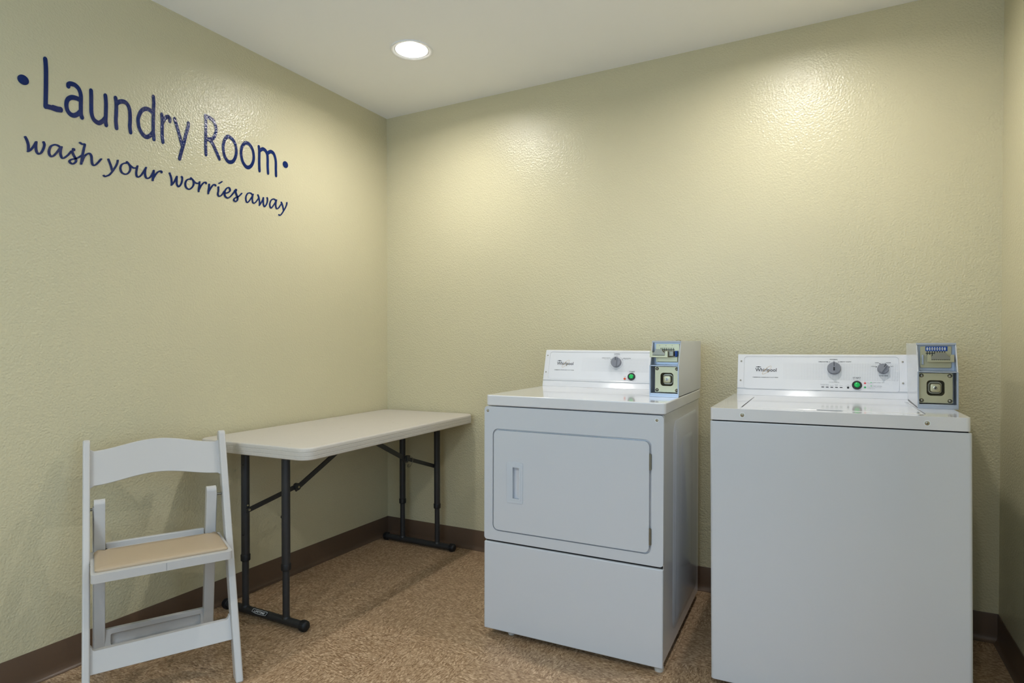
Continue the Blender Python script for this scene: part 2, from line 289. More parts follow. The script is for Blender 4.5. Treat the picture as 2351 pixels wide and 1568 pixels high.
# ------------------------------------------------------------------ palette
WALL = wall_mat('wall_paint', WALL_RGB)
CEIL = mat('ceiling_paint', CEIL_RGB, .55, 0, .3, (60, .12, .003))
FLOOR = floor_mat()
BASE = mat('brown_vinyl_base', (96, 76, 60), .38, 0, .45, (30, .1, .002))
ENAM = mat('white_enamel', (204, 207, 212), .22, 0, .5, (8, .02, .002), coat=.25)
ENAM_LIT = mat('white_enamel_lit', (221, 221, 223), .13, 0, .55, (5, .015, .002), coat=.5)  # lighter, glossier copy of the enamel: brightness of lit faces put into its colour
PLAST = mat('white_plastic', (200, 205, 212), .35, 0, .45)
ZINC = mat('zinc_plated_steel', (178, 172, 142), .36, .8, .5, (25, .1, .001))
STEEL = mat('galvanised_steel', (168, 175, 186), .34, .55, .5)
CHROME = mat('polished_steel', (190, 188, 178), .12, 1.0, .5)
SATIN = mat('satin_steel', (140, 136, 122), .38, .9, .5)
BLACK = mat('black_print', (28, 30, 36), .5, 0, .3)
GREYP = mat('grey_print', (110, 112, 116), .5, 0, .3)
GOLD = mat('gold_print', (196, 160, 90), .4, .2, .4)
REDP = mat('red_print', (222, 70, 78), .5, 0, .3)
GRNP = mat('green_print', (40, 175, 95), .5, 0, .3)
KNOB = mat('grey_knob_plastic', (128, 130, 138), .42, .2, .5)
KNOBD = mat('dark_slot', (22, 24, 30), .5, 0, .4)
BTNG = mat('green_button_plastic', (0, 178, 84), .3, 0, .5)
BTNK = mat('black_button_ring', (26, 28, 30), .35, 0, .5)
ORNG = mat('orange_indicator', (214, 82, 30), .35, 0, .5)
BLUEL = mat('blue_label', (10, 72, 165), .45, 0, .4)
WHITEL = mat('white_label', (225, 228, 228), .5, 0, .4)
GAP = mat('dark_gap', (30, 28, 27), .7, 0, .2)
TABLE = speckle_mat('table_plastic', (196, 190, 180), (138, 118, 92))
LEG = mat('dark_grey_powder_coat', (44, 44, 45), .42, .1, .45, (300, .15, .0004))
RUBB = mat('black_rubber', (20, 20, 22), .5, 0, .4)
CHAIR = mat('white_resin', (186, 184, 181), .3, 0, .5, (40, .05, .001))
SEAT = mat('tan_vinyl', (172, 153, 127), .48, 0, .4, (180, .18, .0006))
VINYL = mat('navy_vinyl', (0, 30, 88), .2, 0, .3, (120, .5, .003))
FOOTW = mat('white_foot', (205, 202, 196), .4, 0, .4)
RUST = mat('rust_mark', (165, 105, 90), .6, 0, .3)
WIN = mat('painted_door_frame', (200, 196, 186), .4, 0, .4)

# ------------------------------------------------------------------ the room
RX0, RX1, CH, RY = 2.861, 2.8845, 2.44, -4.25
DY0, DY1, DZ = -3.05, -1.95, 2.06                                  # doorway in the right wall
def slab(name, pts, m, thick, M=None):
    bm = bmesh.new(); n = (Vector(pts[1])-Vector(pts[0])).cross(Vector(pts[2])-Vector(pts[0])).normalized()
    aloft(bm, [[tuple(Vector(p)) for p in pts], [tuple(Vector(p)-n*thick) for p in pts]]); return struct(finish(name, bm, m, smooth=0))
slab('floor', [(-.1, RY-.1, 0), (4.3, RY-.1, 0), (4.3, .1, 0), (-.1, .1, 0)], FLOOR, .1)
LAMPS = [(.642, -.607), (2.18, -.607), (.642, -3.25), (2.18, -3.25)]
bm = bmesh.new(); holed(bm, [(-.1, RY-.1), (4.3, RY-.1), (4.3, .1), (-.1, .1)], [circ(x, y, .0785, 40) for x, y in LAMPS], CH, CH+.1); struct(finish('ceiling', bm, CEIL, smooth=0))
slab('wall_left', [(0, RY-.1, 0), (0, .1, 0), (0, .1, CH), (0, RY-.1, CH)], WALL, .1)
slab('wall_back', [(0, 0, 0), (4.3, 0, 0), (4.3, 0, CH), (0, 0, CH)], WALL, .1)
slab('wall_front', [(4.3, RY, 0), (0, RY, 0), (0, RY, CH), (4.3, RY, CH)], WALL, .1)
bm = bmesh.new()
def wx(z): return RX0+(RX1-RX0)*z/CH
holed(bm, [(RY, 0), (DY0, 0), (DY0, DZ), (DY1, DZ), (DY1, 0), (0, 0), (0, CH), (RY, CH)], [], 0, .12, 'x')
for v in bm.verts: v.co.x += wx(v.co.z)
struct(finish('wall_right', bm, WALL, smooth=0))
# room beyond the doorway
slab('wall_hall', [(4.2, 0, 0), (4.2, RY, 0), (4.2, RY, CH), (4.2, 0, CH)], WIN, .1)
bm = bmesh.new()
for y0, y1, z0, z1 in ((DY0-.06, DY0, 0, DZ+.06), (DY1, DY1+.06, 0, DZ+.06), (DY0, DY1, DZ, DZ+.06)):
    abox(bm, wx(1)-.015, wx(1)+.14, y0, y1, z0, z1)
struct(finish('trim_1', bm, WIN, bevel=.003))
# vinyl cove base
def cove(name, path_ax, fixed, a, b, sgn, B=.1058):
    prof = [(0, 0), (.018, 0), (.0185, .0015), (.012, .004), (.0065, .010), (.004, .018), (.0032, .03), (.0032, B-.004), (.002, B), (0, B)]
    bm = bmesh.new(); L = []
    for t in (a, b):
        L.append([((fixed+sgn*o, t, z) if path_ax == 'y' else (t, fixed+sgn*o, z)) for o, z in prof])
    aloft(bm, L); return struct(finish(name, bm, BASE, smooth=50))
cove('baseboard_left', 'y', 0, RY, 0, 1); cove('baseboard_back', 'x', 0, 0, RX0, -1)
cove('baseboard_right', 'y', RX0, DY1+.06, 0, -1)

# ------------------------------------------------------------------ wall lettering
fw = lambda p, h: (.0005+h, p[0], p[1])
sc = lambda st: [(y/2000, z/2000) for y, z in st]
t = root('wall_lettering', 'large navy blue lettering reading Laundry Room high on the left wall', 'lettering', Matrix.Translation((0, -1.3, 1.9)))
inv = t.matrix_world.inverted()
for ch, sts in BIG:
    bm = bmesh.new()
    for i, s in enumerate(sts): stroke(bm, sc(s), .0064, .0083, 0, fw, h=.0011+.00012*i, closed=(ch == 'o'))
    if ch == 'L': stroke(bm, [(-1.738, 1.9093), (-1.7240, 1.9090), (-1.7146, 1.9105)], .0064, .0095, 0, fw, h=.0015)
    finish('letter', bm, VINYL, t, smooth=30, M=inv)
for y, z in ((-1.8236, 1.9706), (-.7523, 1.9755)):
    finish('dot', lathe([(.016, 0), (.016, .0012)], (.0005, y, z), (1, 0, 0), 36), VINYL, t, smooth=30, M=inv)
t = root('wall_lettering', 'smaller navy blue script reading wash your worries away below the big heading', 'lettering', Matrix.Translation((0, -1.3, 1.76)))
inv = t.matrix_world.inverted()
k = 0
for word in ('wash', 'your', 'worries', 'away'):
    bm = bmesh.new()
    for j in range(len(word)):
        for i, s in enumerate(SMALL[k][1]): stroke(bm, sc(s), .0044, .0026, .45, fw, h=.001+.00006*(j*3+i))
        if word[j] == 's': acyl(bm, (.0005, SMALL[k][1][0][0][0]/2000-.001, SMALL[k][1][0][0][1]/2000-.002), (.0016, SMALL[k][1][0][0][0]/2000-.001, SMALL[k][1][0][0][1]/2000-.002), .0056)
        k += 1
    finish('word', bm, VINYL, t, smooth=30, M=inv)

# ------------------------------------------------------------------ downlights
GLOW = emit_mat('lamp_lens', (1.0, .98, .955), LAMP_E)
RING = mat('white_trim_ring', (240, 240, 240), .4, 0, .4)
REFL = mat('white_reflector', (240, 239, 236), .3, 0, .5)
def downlight(x, y, label):
    t = root('downlight', label, 'ceiling light', Matrix.Translation((x, y, CH)), 'recessed round downlights')
    bm = bmesh.new(); alathe(bm, [(.0705, .006), (.0715, .001), (.080, -.0015), (.0915, -.0050), (.0945, -.0048), (.0950, -.003), (.0950, 0)], n=64, cap=False); finish('trim_ring', bm, RING, t, smooth=40)
    bm = bmesh.new(); alathe(bm, [(.0715, 0), (.0712, .03), (.0705, LAMP_D+.002)], n=48, cap=False)
    finish('reflector', bm, REFL, t, smooth=60)
    c0, r0 = .043, .033
    finish('bulb', lathe([(r0*math.sin(PI*i/16), c0-r0*math.cos(PI*i/16)) for i in range(0, 14)]+[(.018, LAMP_D-.001)], n=40), GLOW, t, smooth=60)
    finish('reflector_cap', lathe([(.0708, LAMP_D), (.0708, LAMP_D+.003)], n=48), REFL, t, smooth=30)
    return t
downlight(*LAMPS[0], 'round white recessed downlight on the ceiling beside the corner')
downlight(*LAMPS[1], 'round white recessed downlight on the ceiling above the washing machine')
downlight(*LAMPS[2], 'added fill downlight, out of view on the ceiling nearest the front wall, left')  # unseen rear pair, added to carry fill light into the room
downlight(*LAMPS[3], 'added fill downlight, out of view on the ceiling by the doorway')  # second of the added rear pair, out of view

# ------------------------------------------------------------------ shared appliance parts
CS, CC = .279, .9603                                                # slope of the console face
def cface(yb, zt): return frame((0, yb, zt), (1, 0, 0), (0, CS, CC), (0, -CC, CS))
def screw(parent, p, d, r, washer=True, name='screw'):
    bm = bmesh.new()
    alathe(bm, [(r*.2, .0), (r, 0), (r*.97, .0008), (r*.75, .0022), (r*.35, .0030), (r*.3, .0022), (0, .0022)], p, d, 20)
    s = finish(name, bm, CHROME, parent, smooth=50)
    if washer: finish('washer_ring', lathe([(r*1.4, 0), (r*1.4, .0006), (r*1.02, .0006)], p, d, 24), WHITEL, parent, smooth=30)
    return s
def knob(parent, M, x, y, r, ang, label=None):
    bm = bmesh.new()
    alathe(bm, [(r, 0), (r, .012), (r*.93, .0155), (r*.4, .016), (0, .016)], (0, 0, 0), (0, 0, 1), 48)
    gw = r*.24
    prism(bm, rrect(-gw, gw, -r*.94, r*.94, gw*.6, 4), .015, .021)
    T = M @ Matrix.Translation((x, y, .001)) @ Matrix.Rotation(ang, 4, 'Z')
    k = finish('control_knob', bm, KNOB, parent, smooth=35, M=T)
    bm = bmesh.new(); prism(bm, [(-.0011, r*.25), (.0011, r*.25), (.0011, r*.9), (-.0011, r*.9)], .0205, .0214); return k, bm, T
def cbutton(parent, M, x, y, r, rg):
    finish('button_ring', lathe([(r, 0), (r, .004), (r*.9, .006), (rg*1.12, .006), (rg*1.08, .003)], (0, 0, 0), (0, 0, 1), 40), BTNK, parent, smooth=35, M=M @ Matrix.Translation((x, y, .001)))
    finish('start_button', lathe([(rg, 0), (rg, .0075), (rg*.85, .0092), (rg*.4, .0100), (0, .0102)], (0, 0, 0), (0, 0, 1), 40), BTNG, parent, smooth=40, M=M @ Matrix.Translation((x, y, .001)))
def logo(parent, M, x, y, w, sub):
    """black wordmark with a small oval above it and a slanted gold ring through it"""
    s = w/.0803
    bm = bmesh.new(); atext(bm, 'Whirlpool', x, y, .0150*s, w, 'L', .012, M=M, d=.0015)
    pts = circ(x+.012*s, y+.0193*s, .0098*s, 28, .0021*s); pin = circ(x+.012*s, y+.0193*s, .0074*s, 28, .0011*s)
    finish('brand_mark', bm, BLACK, parent, smooth=0); bm = bmesh.new()
    h = bmesh.new(); holed(h, pts, [pin], .0014, .0016); bmesh.ops.transform(h, matrix=M, verts=h.verts); me = bpy.data.meshes.new('x'); h.to_mesh(me); h.free(); bm.from_mesh(me); bpy.data.meshes.remove(me)
    aface(bm, circ(x+.012*s, y+.0193*s, .0040*s, 16, .0010*s), .0016, M)
    finish('oval_emblem', bm, BLACK, parent, smooth=0); bm = bmesh.new()
    atext(bm, sub, x-.010*s, y-.0255*s, .0027*s, .0965*s, 'L', .028, M=M, d=.0015)
    finish('printed_text', bm, BLACK, parent, smooth=0)
    R = Matrix.Translation((x+.0436*s, y+.0058*s, 0)) @ Matrix.Rotation(math.radians(46), 4, 'Z')
    h = bmesh.new(); holed(h, circ(0, 0, .0238*s, 44, .0072*s), [circ(.0002, 0, .0229*s, 44, .0063*s)], .0017, .0019)
    finish('gold_ring', h, GOLD, parent, smooth=0, M=M @ R)
def ptext(parent, M, m, s, x, y, h, w, bold=.01):
    bm = bmesh.new(); atext(bm, s, x, y, h, w, 'C', bold, M=M, d=.0016); return finish('printed_text', bm, m, parent, smooth=0)
def pdots(parent, M, m, pts, r, name='dial_dot'):
    for a, b in pts:
        bm = bmesh.new(); aface(bm, circ(a, b, r, 14), .0016, M); finish(name, bm, m, parent, smooth=0)
def console(t, yb, zt, x0, x1, inner, yback, matp):
    """wedge shaped control console with a sunken faceplate"""
    h = .170; prof = [(yb, zt), (yb+.0235*CS, zt+.0235*CC), (yb+.0245*CS+.0014, zt+.0245*CC), (yb+.0265*CS+.0014, zt+.0265*CC), (yb+.0275*CS, zt+.0275*CC), (yb+h*CS, zt+h*CC), (yb+h*CS+.006, zt+h*CC+.002), (yback-.01, zt+h*CC+.002), (yback, zt+h*CC-.008), (yback, zt)]
    bm = bmesh.new(); prism(bm, prof, x0, x1, 'x'); c = finish('console', bm, ENAM_LIT, t, bevel=.0012, smooth=30)
    M = cface(yb, zt); a, b, c0, c1 = inner
    bm = bmesh.new(); holed(bm, rrect(x0+.0005, x1-.0005, .029, h-.0005, .002, 2), [rrect(a, b, c0, c1, .012, 6)], 0, .0022); finish('bezel', bm, ENAM_LIT, c, bevel=.0010, M=M)
    bm = bmesh.new(); prism(bm, rrect(a+.0006, b-.0006, c0+.0006, c1-.0006, .0115, 6), 0, .0012)
    fp = finish('faceplate', bm, matp, c, bevel=.0003, M=M)
    return c, M
def coin_box(t, x0, x1, y0, zt, yback, kind):
    """steel coin box: upper bay with the coin slide, lower bay with the lock plate"""
    zm, ztop, dy = zt+.1175, zt+.2060, .042; th = .0028
    side = [(y0, zt+.003), (y0, zm), (y0+.004, zm+.001), (y0+dy, ztop), (yback, ztop+.002), (yback, zt+.003)]
    bm = bmesh.new()
    for a in (x0, x1-th): prism(bm, side, a, a+th, 'x')
    abox(bm, x0+th, x1-th, y0+dy, yback, ztop-.003, ztop+.001)
    abox(bm, x0+th, x1-th, y0+.06, yback, zt+.003, ztop-.003)
    c = finish('coin_box', bm, ENAM, t, bevel=.0008, smooth=30)
    # steel lining: back plates and shelves of the two open bays
    bm = bmesh.new(); a, b = x0+th, x1-th
    abox(bm, a, b, y0+.001, y0+.055, zm-.0035, zm+.0002)
    abox(bm, a, b, y0+.0005, y0+.06, zt+.003, zt+.014)
    abox(bm, a, b, y0+dy-.001, y0+.06, ztop-.004, ztop-.001)
    abox(bm, a, a+.0018, y0+.002, y0+.058, zt+.014, zm-.0035); abox(bm, b-.0018, b, y0+.002, y0+.058, zt+.014, zm-.0035)
    prism(bm, [(y0+.003, zm), (y0+dy+.001, ztop-.003), (y0+.058, ztop-.003), (y0+.058, zm)], a, a+.0015, 'x')
    prism(bm, [(y0+.003, zm), (y0+dy+.001, ztop-.003), (y0+.058, ztop-.003), (y0+.058, zm)], b-.0015, b, 'x')
    abox(bm, a, b, y0+.052, y0+.058, zm, ztop-.003)
    finish('bay_lining', bm, STEEL, c, bevel=.0005, smooth=30)
    # raised front frame
    bm = bmesh.new()
    prism(bm, [(y0-.0008, zt+.003), (y0-.0008, zm-.001), (y0+.004, zm-.001), (y0+.004, zt+.003)], x0-.0004, x0+.0030, 'x')
    prism(bm, [(y0-.0008, zt+.003), (y0-.0008, zm-.001), (y0+.004, zm-.001), (y0+.004, zt+.003)], x1-.0030, x1+.0004, 'x')
    abox(bm, x0, x1, y0-.0010, y0+.005, zt, zt+.0085)
    prism(bm, [(y0+dy-.003, ztop-.005), (y0+dy-.001, ztop+.0014), (y0+dy+.006, ztop+.0014), (y0+dy+.006, ztop-.005)], x0-.0003, x1+.0003, 'x')
    finish_each('front_trim', bm, STEEL, c, bevel=.0006, smooth=30)
    # lock plate
    cx = (a+b)/2+(.002 if kind == 'd' else -.001)-(.0045 if kind == 'w' else 0); cz = (zt+.014+zm-.0035)/2+.0005; yp = y0+.022
    px0, px1 = (a+.002, b-.009) if kind == 'w' else (a+.013, b-.001)
    cx = (px0+px1)/2
    bm = bmesh.new(); holed(bm, rrect(px0, px1, zt+.0165, zm-.006, .004, 4), [rrect(cx-.0235, cx+.0235, cz-.0245, cz+.0245, .011, 6)], yp, yp+.004, 'y')
    finish('lock_plate', bm, ZINC, c, bevel=.0012, smooth=40)
    lo = [rrect(cx-.0245+i, cx+.0245-i, cz-.0255+i, cz+.0255-i, .011, 6) for i in (0, .003, .0065)]
    bm = bmesh.new(); aloft(bm, [[(p[0], yy, p[1]) for p in l] for l, yy in zip(lo, (yp+.001, yp+.008, yp+.018))], False, True); finish('lock_cup', bm, SATIN, c, smooth=60)
    bm = bmesh.new(); aloft(bm, [[(p[0], yy, p[1]) for p in rrect(cx-w, cx+w, cz-w*.92, cz+w*.92, .006, 5)] for w, yy in ((.0155, yp+.018), (.0150, yp+.004), (.0135, yp+.0015), (.012, yp+.001))], True, True)
    lb = finish('lock_block', bm, ZINC, c, smooth=40)
    finish('key_cylinder', lathe([(.0060, 0), (.0058, .001), (.0048, .0012), (.0045, .0004)], (cx, yp+.0012, cz), (0, -1, 0), 24), CHROME, c, smooth=40)
    bm = box(-.0011, .0011, -.0004, .0004, -.0043, .0043); bmesh.ops.transform(bm, matrix=Matrix.Translation((cx, yp-.0002, cz)) @ Matrix.Rotation(.45 if kind == 'w' else 0, 4, 'Y'), verts=bm.verts); finish('keyhole', bm, KNOBD, c, smooth=0)
    for sx in (px0+.0075, px1-.0075):
        for sz in (zt+.0245, zm-.0140):
            finish('bolt', lathe([(.0062, 0), (.0060, .002), (.0045, .0042), (.002, .0052), (0, .0054)], (sx, yp, sz), (0, -1, 0), 24), SATIN, c, smooth=60)
    # upper bay
    ys = y0+.046; w2 = (b-a)
    pa, pb = (a+.008, b-.009) if kind == 'w' else (a+.010, b-.004)
    bm = bmesh.new(); prism(bm, rrect(pa, pb, zm+.010, ztop-.0095, .004, 4), ys, ys+.004, 'y'); finish('slide_plate', bm, ZINC, c, bevel=.0008, smooth=40)
    slots = 8; span = .0465; s0 = (pa+pb)/2-span/2+(.001 if kind == 'w' else -.001)
    bm = bmesh.new()
    for i in range(slots): abox(bm, s0+i*span/7-.0011, s0+i*span/7+.0011, ys-.0006, ys+.001, zm+.049, zm+.064)
    abox(bm, s0-.004, s0+span+.004, ys-.0004, ys+.001, zm+.0555, zm+.0578)
    finish('coin_slot', bm, KNOBD, c, smooth=0)
    if kind == 'w':
        finish('price_label', box(s0-.005, s0+span+.007, ys-.0016, ys-.0008, zm+.0635, zm+.0785), BLUEL, c, smooth=0)
        bm = bmesh.new(); Mv = frame((0, ys-.0017, 0), (1, 0, 0), (0, 0, 1), (0, -1, 0))
        for i in range(slots): aface(bm, circ(s0+i*span/7, zm+.071, .0022, 16, .0055), .0001, Mv)
        finish_each('label_oval', bm, WHITEL, c, smooth=0)
        bm = bmesh.new()
        for i in range(1, 7): bm = bmesh.new(); atext(bm, '25', s0+i*span/7, zm+.0690, .0036, .0030, 'C', .02, M=Mv, d=.0003); finish('label_text', bm, BLACK, c, smooth=0)
        finish('side_bracket', box(pa+.004, pa+.009, ys-.012, ys, zm+.020, zm+.052), STEEL, c, bevel=.001)
        sx0, sx1, yy = pa+.0165, pb+.0035, ys-.030
    else:
        bm = bmesh.new()
        for i in range(3): alathe(bm, [(.0016, 0), (.0016, .0008), (.0006, .0009)], (pa+.014+i*.0235, ys-.0001, ztop-.016), (0, -1, 0), 12)
        finish_each('plate_screw', bm, SATIN, c, smooth=30)
        bm = bmesh.new(); abox(bm, a+.044, b-.018, ys-.040, ys, zm+.033, zm+.053); finish('slide_rail', bm, SATIN, c, bevel=.002)
        bm = bmesh.new(); abox(bm, b-.014, b-.009, ys-.030, ys, zm+.031, zm+.053); finish('slide_guide', bm, BLUEL, c, bevel=.001)
        bm = bmesh.new(); abox(bm, pa+.008, pb-.006, ys-.006, ys, zm+.012, zm+.030); finish('slide_base', bm, ZINC, c, bevel=.001)
        sx0, sx1, yy = x0+.003, x0+.069, ys-.056
    z0 = zm+.029
    bm = bmesh.new(); holed(bm, [(sx0, z0), (sx1, z0), (sx1, z0+.0235), (sx1-.009, z0+.0235), (sx1-.012, z0+.012), (sx0+.012, z0+.012), (sx0+.009, z0+.0235), (sx0, z0+.0235)], [], yy, yy+.006, 'y')
    sl = finish('coin_slide', bm, ZINC, c, bevel=.0008)
    bm = bmesh.new(); prism(bm, [(sx0+.0105, z0+.0085), (sx1-.0105, z0+.0085), (sx1-.0105, z0+.016), (sx1-.018, z0+.021), (sx1-.021, z0+.030), (sx0+.021, z0+.030), (sx0+.018, z0+.021), (sx0+.0105, z0+.016)], yy-.002, yy+.003, 'y')
    finish('push_tab', bm, SATIN, c, bevel=.0006)
    bm = bmesh.new(); abox(bm, sx0+.004, sx1-.004, yy+.006, ys, z0+.004, z0+.018); finish('slide_body', bm, SATIN, c, bevel=.001)
    bm = bmesh.new()
    for i in range(9): q = sx0+.013+i*(sx1-sx0-.026)/8; abox(bm, q-.0022, q+.0018, yy-.0024, yy-.0015, z0+.0068, z0+.0082)
    finish('tab_slot', bm, KNOBD, c, smooth=0)
    return c

# ------------------------------------------------------------------ dryer
DM = frame((1.14782, -.81986, .0025), (.99961135, .02670484, -.00799974), (-.0266735, .9996362, .00399971), (.00810365, -.00378478, .99996))
t = root('clothes_dryer', 'white front-loading clothes dryer with a hinged door, standing beside the folding table', 'dryer', DM)
bm = bmesh.new(); abox(bm, -.006, .6685, .014, .700, .030, .872); cab = finish('cabinet', bm, ENAM_LIT, t, bevel=.004)
bm = bmesh.new(); lp = lambda q: q
out = rrect(.150, .665, .085, .835, .045, 6)
bm2 = rrect(.205, .625, .135, .80, .04, 6)
aloft(bm, [[(.668, p[0], p[1]) for p in rrect(.165, .660, .075, .835, .05, 6)], [(.6702, p[0], p[1]) for p in rrect(.172, .653, .082, .828, .045, 6)]])
oct_ = lambda i: [(.300+i, .275+i), (.500-i, .215+i), (.545-i, .24+i), (.545-i, .735-i), (.525-i, .755-i), (.330+i, .755-i), (.300+i, .725-i)]
aloft(bm, [[(.6700, p[0], p[1]) for p in oct_(0)], [(.6722, p[0], p[1]) for p in oct_(.008)]])
finish('side_embossing', bm, ENAM, cab, bevel=.0015, smooth=50)
bm = bmesh.new()
aloft(bm, [[(.6702, p[0], p[1]) for p in [(.20, .10), (.215, .10), (.215, .80), (.20, .80)]], [(.6722, p[0], p[1]) for p in [(.2055, .105), (.2095, .105), (.2095, .795), (.2055, .795)]]])
finish('side_rib', bm, ENAM, cab, bevel=.001, smooth=50)
bm = bmesh.new(); prism(bm, rrect(-.0040, .6765, 0, .700, .014, 6), .8745, .9140); tp = finish('top_panel', bm, ENAM_LIT, t, bevel=.0045, seg=4)
finish('rust_mark', lathe([(.012, 0), (.012, .0003)], (.235, .50, .9140), (0, 0, 1), 20), RUST, tp, smooth=0, M=Matrix.Translation((0, .45, 0)) @ Matrix.Diagonal((1, .12, 1, 1)))
bm = bmesh.new(); holed(bm, rrect(-.0105, .6705, .3635, .8710, .012, 5), [rrect(.0254, .6298, .4005, .7880, .023, 8)], .0020, .020, 'y')
fp = finish('front_panel', bm, ENAM, t, bevel=.004, seg=3, smooth=35)
finish('door_recess', box(.02, .635, .0195, .024, .395, .793), GAP, fp, smooth=0)
finish('gap_shadow', box(-.004, .667, .010, .016, .345, .3640), GAP, fp, smooth=0)
bm = bmesh.new(); holed(bm, rrect(.0312, .6228, .4060, .7820, .019, 8), [rrect(.1090, .1425, .5290, .6510, .002, 2)], -.0010, .019, 'y'); dr = finish('door', bm, ENAM, t, bevel=.0030, seg=3)
bm = bmesh.new(); holed(bm, rrect(.0875, .1540, .5145, .6665, .004, 3), [rrect(.1110, .1405, .5310, .6495, .0015, 2)], -.0032, .0, 'y')
h = finish('door_handle', bm, PLAST, dr, bevel=.0010)
bm = bmesh.new(); holed(bm, rrect(.1045, .1470, .5245, .6565, .003, 3), [rrect(.1125, .1390, .5325, .6480, .001, 2)], -.0042, -.003, 'y'); finish('handle_lip', bm, PLAST, h, bevel=.0004)
bm = bmesh.new()
for q in ((.1085, .1105, .5285, .6520), (.1410, .1430, .5285, .6520), (.1085, .1430, .5270, .5300), (.1085, .1430, .6505, .6535)): abox(bm, q[0], q[1], -.001, .030, q[2], q[3])
abox(bm, .107, .1445, .028, .031, .527, .655)
finish('handle_cup', bm, PLAST, h, bevel=.0)
for z0, z1 in ((.6870, .7400), (.4340, .4890)):
    bm = bmesh.new(); acyl(bm, (.6268, -.0022, z0), (.6268, -.0022, z1), .0036, n=16); acyl(bm, (.6268, -.0022, z0+.016), (.6268, -.0022, z0+.0168), .0040, n=16); acyl(bm, (.6268, -.0022, z1), (.6268, -.0022, z1+.002), .0026, n=12)
    abox(bm, .6225, .6310, .0, .003, z0+.001, z1-.001); finish('hinge', bm, SATIN, dr, smooth=40)
bm = bmesh.new(); abox(bm, -.0105, .6705, .0005, .020, .0230, .3565); finish('lower_panel', bm, ENAM, t, bevel=.005, seg=3)
screw(fp, (.0045, .0020, .8545), (0, -1, 0), .0052, False); screw(fp, (.6475, .0020, .8550), (0, -1, 0), .0052, True)
for x, y, r in ((.085, .048, .014), (.652, .030, .016), (.05, .65, .016), (.63, .65, .016)):
    zf = -.0025+.008*x-.004*y
    finish('foot', lathe([(r*.9, zf), (r, zf+.004), (r, zf+.014), (r*.5, zf+.018), (r*.5, .034)], (x, y, 0), (0, 0, 1), 24), FOOTW, t, smooth=40)
DOTD = dot_panel_mat('printed_faceplate', .175, .480, .0745, .1365, (218, 219, 222), .914)
c, M = console(t, .545, .914, -.0060, .6700, (.0165, .6480, .0340, .1620), .690, DOTD)
for s in (.1446, .0657): screw(c, tuple((M @ Vector((.0053, s, .0020)))), (0, -CC, CS), .0033, False)
logo(c, M, .0550, .1010, .0800, 'COMMERCIAL DRYER-HEAVY DUTY SERIES')
for s, x, y, h, w, b_ in (('NORMAL', .3360, .1543, .0032, .0260, .02), ('HEAVY DUTY', .2875, .1352, .0032, .0390, .02), ('DELICATES', .3815, .1342, .0032, .0340, .02), ('START', .4095, .0742, .0050, .0250, .015)): ptext(c, M, BLACK, s, x, y, h, w, b_)
pdots(c, M, BLACK, ((.3094, .1309), (.3363, .1459), (.3620, .1304)), .0015)
for s, x, y, w in (('Medium Heat', .3362, .1498, .0262), ('High Heat', .2895, .1306, .0200), ('Low Heat', .3810, .1298, .0190), ('Press', .3800, .0537, .0090), ('To Start', .3800, .0500, .0110)): ptext(c, M, GREYP, s, x, y, .0022, w, .005)
bm = bmesh.new(); holed(bm, circ(.3358, .1162, .0300, 48), [circ(.3358, .1162, .0296, 48)], .0012, .0014); finish('dial_ring', bm, GREYP, c, smooth=0, M=M)
k, bm, T = knob(c, M, .3358, .1162, .0226, .0); finish('pointer', bm, KNOBD, k, smooth=0, M=T)
cbutton(c, M, .4087, .0541, .0165, .0098)
finish('indicator_light', lathe([(.0050, 0), (.0048, .0022), (.003, .0034), (0, .0036)], (0, 0, 0), (0, 0, 1), 24), ORNG, c, smooth=50, M=M @ Matrix.Translation((.3796, .0441, .0012)))
cb = coin_box(t, .5690, .6760, .2200, .914, .700, 'd')
finish('top_lock', lathe([(.010, 0), (.010, .0035), (.008, .005), (0, .005)], (.640, .40, 1.1208), (0, 0, 1), 24), ZINC, cb, smooth=40)

# ------------------------------------------------------------------ washing machine
VM = frame((1.97123, -.78476, 0), (.99977826, .02102513, .0011718), (-.02102514, .99977895, 0), (-.00117154, -.0000246, .9999993))
t = root('washing_machine', 'white top-loading washing machine standing nearest the right wall', 'washing machine', VM)
bm = bmesh.new(); abox(bm, .0015, .6905, .020, .690, .030, .8585); finish('cabinet', bm, ENAM, t, bevel=.004)
bm = bmesh.new(); prism(bm, rrect(-.0005, .6925, 0, .03, .0100, 4), .0220, .8585); fpw = finish('front_panel', bm, ENAM, t, bevel=.0035, seg=3)
finish('top_gap', box(.006, .684, .006, .03, .850, .8640), GAP, fpw, smooth=0)
bm = bmesh.new(); holed(bm, rrect(0, .690, 0, .700, .014, 6), [rrect(.088, .594, .060, .505, .006, 3)], .8622, .9002); tp = finish('top_panel', bm, ENAM_LIT, t, bevel=.0050, seg=4)
finish('lid_seat', box(.07, .61, .05, .52, .880, .889), GAP, tp, smooth=0)
bm = bmesh.new(); prism(bm, rrect(.0910, .5840, .0625, .502, .006, 4), .889, .9012); ld = finish('lid', bm, ENAM_LIT, t, bevel=.0030, seg=3)
finish('hinge_cover', box(.5850, .5930, .0640, .500, .889, .8990), PLAST, ld, bevel=.001)
bm = bmesh.new(); prism(bm, circ(.345, .0640, .036, 32, .004), .9010, .9018); finish('finger_lip', bm, ENAM_LIT, ld, bevel=.0006)
finish('latch_pin', lathe([(.003, 0), (.003, .0015), (0, .0018)], (.576, .075, .9012), (0, 0, 1), 16), SATIN, ld)
for x in (.0984, .5882): screw(tp, (x, 0, .8807), (0, -1, 0), .0062, True)
DOTW = dot_panel_mat('printed_faceplate_wide', .187, .583, .0685, .1360, (218, 219, 222), .9002)
